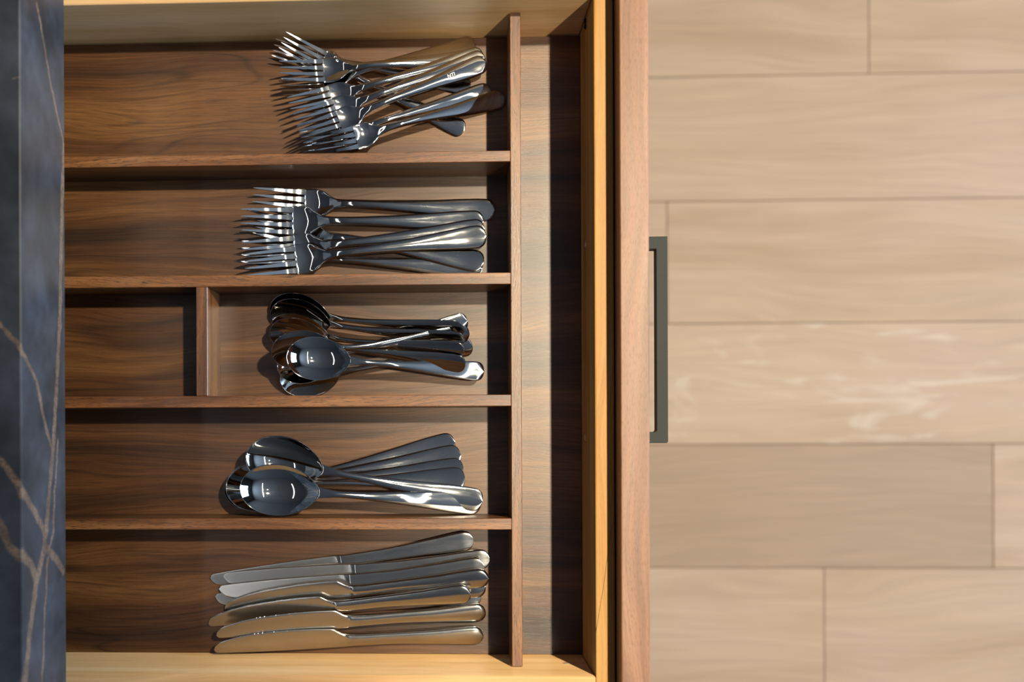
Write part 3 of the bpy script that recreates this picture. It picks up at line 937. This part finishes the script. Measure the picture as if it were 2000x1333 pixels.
A = crop(500, 20, 3.7037); B = crop(440, 330, 3.5088); C = crop(490, 550, 4.0); D = crop(410, 830, 3.5088); E = crop(380, 1020, 3.2258)
PILES = [
    ('salad_fork', 'fork', 'salad forks heaped in the top compartment', [
        dict(n='a2', t=(533.5, 93), e=(919, 170), l='steel salad fork whose handle end peeks out below the stamped handle'),
        dict(n='a1', t=(552, 76), e=(905, 253.5), l='steel salad fork slanting down right under the others, its handle end lowest'),
        dict(n='a3', t=(546, 183), e=(929, 85), roll=-0.24, l='steel salad fork with its beige-reflecting handle leaning on the maple side'),
        dict(n='a4', roll=0.04, t=(544.5, 139), e=(938, 111), l='steel salad fork with level tines, topmost of the straight ones in the top heap'),
        dict(n='a5', t=(562, 203), e=(940, 106), l='steel salad fork directly below the level one in the top heap'),
        dict(n='a6', t=(574, 236), e=(944, 111), l='steel salad fork just above the one with a stamped handle'),
        dict(n='a8', t=(580, 278), e=(957, 176), l='steel salad fork whose handle lies under the lowest fork of the top heap'),
        dict(n='a7', t=(585, 262), e=(943, 122), l='steel salad fork with worn lettering stamped on its broad handle'),
        dict(n='a9', t=(603, 283), e=(987, 188), l='lowest steel salad fork of the top heap, handle end in the divider shadow'),
    ]),
    ('dinner_fork', 'fork', 'dinner forks in the second compartment', [
        dict(n='b6', t=(474, 490), e=(938, 527), l='steel dinner fork lowest in the second compartment, its handle along the divider'),
        dict(n='b5', t=(477, 434), e=(945, 514), l='steel dinner fork with its handle crossing down to the lower right in the second compartment'),
        dict(n='b1', t=(491, 388), e=(968, 411), l='topmost steel dinner fork of the second compartment, set off from the others'),
        dict(n='b2', t=(470.5, 424), e=(940, 432), l='steel dinner fork second from the top, its handle end hidden under the pair below'),
        dict(n='b3', t=(471, 492), e=(947, 447), l='steel dinner fork mostly covered by the large fork lying on it'),
        dict(n='b4', t=(471, 515), e=(952, 458), l='steel dinner fork lying on top of the heap in the second compartment'),
    ]),
    ('teaspoon', 'spoon', 'teaspoons heaped in the middle compartment', [
        dict(n='c6', roll=0.36, t=C(214, 764), e=C(1740, 486), l='steel teaspoon lowest in the heap, bowl resting by the lower divider'),
        dict(n='c5', roll=0.28, t=C(188, 672), e=C(1690, 295), l='steel teaspoon with its handle end uppermost on the right of the heap'),
        dict(n='c1', roll=0.58, skipb=('c5',), t=C(150, 170), e=C(1685, 362), lift=0.013, l='topmost steel teaspoon, its dark bowl against the upper divider'),
        dict(n='c1b', roll=0.58, skipb=('c5',), t=C(155, 208), e=C(1690, 450), lift=0.013, l='steel teaspoon nested under the topmost one, handle just below it'),
        dict(n='c2', roll=0.60, skipb=('c5',), t=C(150, 325), e=C(1690, 525), lift=0.013, l='steel teaspoon nested third from the top of the middle heap'),
        dict(n='c3', roll=0.56, skipb=('c5',), t=C(155, 360), e=C(1690, 630), lift=0.013, l='steel teaspoon with a broad brown-reflecting handle end'),
        dict(n='c8', roll=0.52, pitch=-0.17, t=C(128, 520), e=C(1715, 385), skip=('c1', 'c1b', 'c2', 'c3'), l='steel teaspoon whose dark rim curves just behind the frontmost teaspoon bowl'),
        dict(n='c7', roll=0.0, t=C(258, 583), e=C(1812, 705), skip=('c3', 'c2', 'c1b'), l='frontmost steel teaspoon with a bright bowl and the handle reaching furthest right'),
    ]),
    ('tablespoon', 'spoon', 'tablespoons in the fourth compartment', [
        dict(n='d3', t=D(92, 470), e=D(1690, 120), l='lowest steel tablespoon of the nested stack, dark handle end uppermost'),
        dict(n='d4', t=D(96, 455), e=D(1735, 210), l='steel tablespoon second from below in the nested stack'),
        dict(n='d5', t=D(106, 455), e=D(1742, 308), l='steel tablespoon third from below in the nested stack'),
        dict(n='d6', t=D(112, 452), e=D(1745, 378), l='steel tablespoon on top of the nested stack, under the two loose ones'),
        dict(n='d2', roll=0.0, t=D(244, 205), e=D(1862, 525), lift=0.011, l='loose steel tablespoon with its bright handle crossing over to the lower right'),
        dict(n='d1', roll=0.0, t=D(250, 432), e=D(1795, 536), skip=('d2',), l='frontmost loose steel tablespoon with a bright bowl at the divider'),
    ]),
    ('table_knife', 'knife', 'table knives in the bottom compartment', [
        dict(n='k1', t=E(82, 355), e=E(1775, 100), f=1, l='topmost steel table knife, its handle end at the divider'),
        dict(n='k5', t=E(105, 470), e=E(1835, 462), f=1, l='steel table knife buried under the others, dark tip and butt showing'),
        dict(n='k9', t=E(140, 668), e=E(1882, 402), f=0, l='steel table knife buried under the serrated knives, only its butt edge showing'),
        dict(n='k2', roll=0.0, t=E(168, 345), e=E(1875, 225), f=1, l='steel table knife second from the top, smooth spine upward'),
        dict(n='k3', roll=0.02, t=E(132, 425), e=E(1852, 272), f=1, l='steel table knife third from the top, blade tip catching beige light'),
        dict(n='k4', t=E(165, 545), e=E(1882, 345), f=0, l='steel table knife with serrated edge up, uppermost of the four'),
        dict(n='k6', t=E(62, 640), e=E(1772, 442), f=0, l='steel table knife with serrated edge up, its tip furthest left'),
        dict(n='k7', t=E(130, 705), e=E(1842, 568), f=0, l='steel table knife with serrated edge up, second from the bottom'),
        dict(n='k8', t=E(112, 800), e=E(1828, 712), f=0, l='bottom steel table knife beside the maple side'),
    ]),
]
DONE = {}
for kind, cat, grp, items in PILES:
    placed = []
    for it in items:
        rec = settle(kind, bool(it.get('f', 0)), it['t'], it['e'], placed, it.get('skip', ()), it.get('roll'), it.get('lift', 0.0), 0.10 if cat == 'fork' else 0.32, 0.0007 if cat == 'spoon' else 0.0004, it.get('skipb', ()), it.get('pitch'))
        rec['name'] = it['n']
        placed.append(rec)
        DONE[it['n']] = (place(kind, rec, it['l'], cat, grp), rec)
        print('SETTLE', it['n'], 'z0 %.4f pitch %.3f roll %.3f' % (rec['z0'], rec['p'], rec['r']))

# worn lettering on one handle
cu = bpy.data.curves.new('stamp', 'FONT')
cu.body = 'NTI'; cu.size = 0.0044; cu.extrude = 0.00004; cu.align_x = 'CENTER'; cu.align_y = 'CENTER'; cu.shear = 0.1
tmp = bpy.data.objects.new('tmp_text', cu); COL.objects.link(tmp)
bpy.context.view_layer.update()
me = bpy.data.meshes.new_from_object(tmp.evaluated_get(bpy.context.evaluated_depsgraph_get()))
bpy.data.objects.remove(tmp)
me.materials.clear(); me.materials.append(M['etched'])
root7, rec7 = DONE['a7']
lt = link('stamped_lettering', me, M['etched'])
h7 = [c for c in root7.children if c.name.startswith('handle')][0]
zs7 = smooth([(v.co.x, v.co.z) for v in sorted({round(v.co.x, 5): v for v in h7.data.vertices if abs(v.co.y) < 1e-4 or True}.values(), key=lambda v: v.co.x)], [0.138])[0] if False else max(v.co.z for v in h7.data.vertices if abs(v.co.x - 0.140) < 0.0035)
lt.parent = h7
lt.location = (0.140, 0.0, zs7 + 0.00008)
lt.rotation_euler = (0, math.radians(3.5), 0)
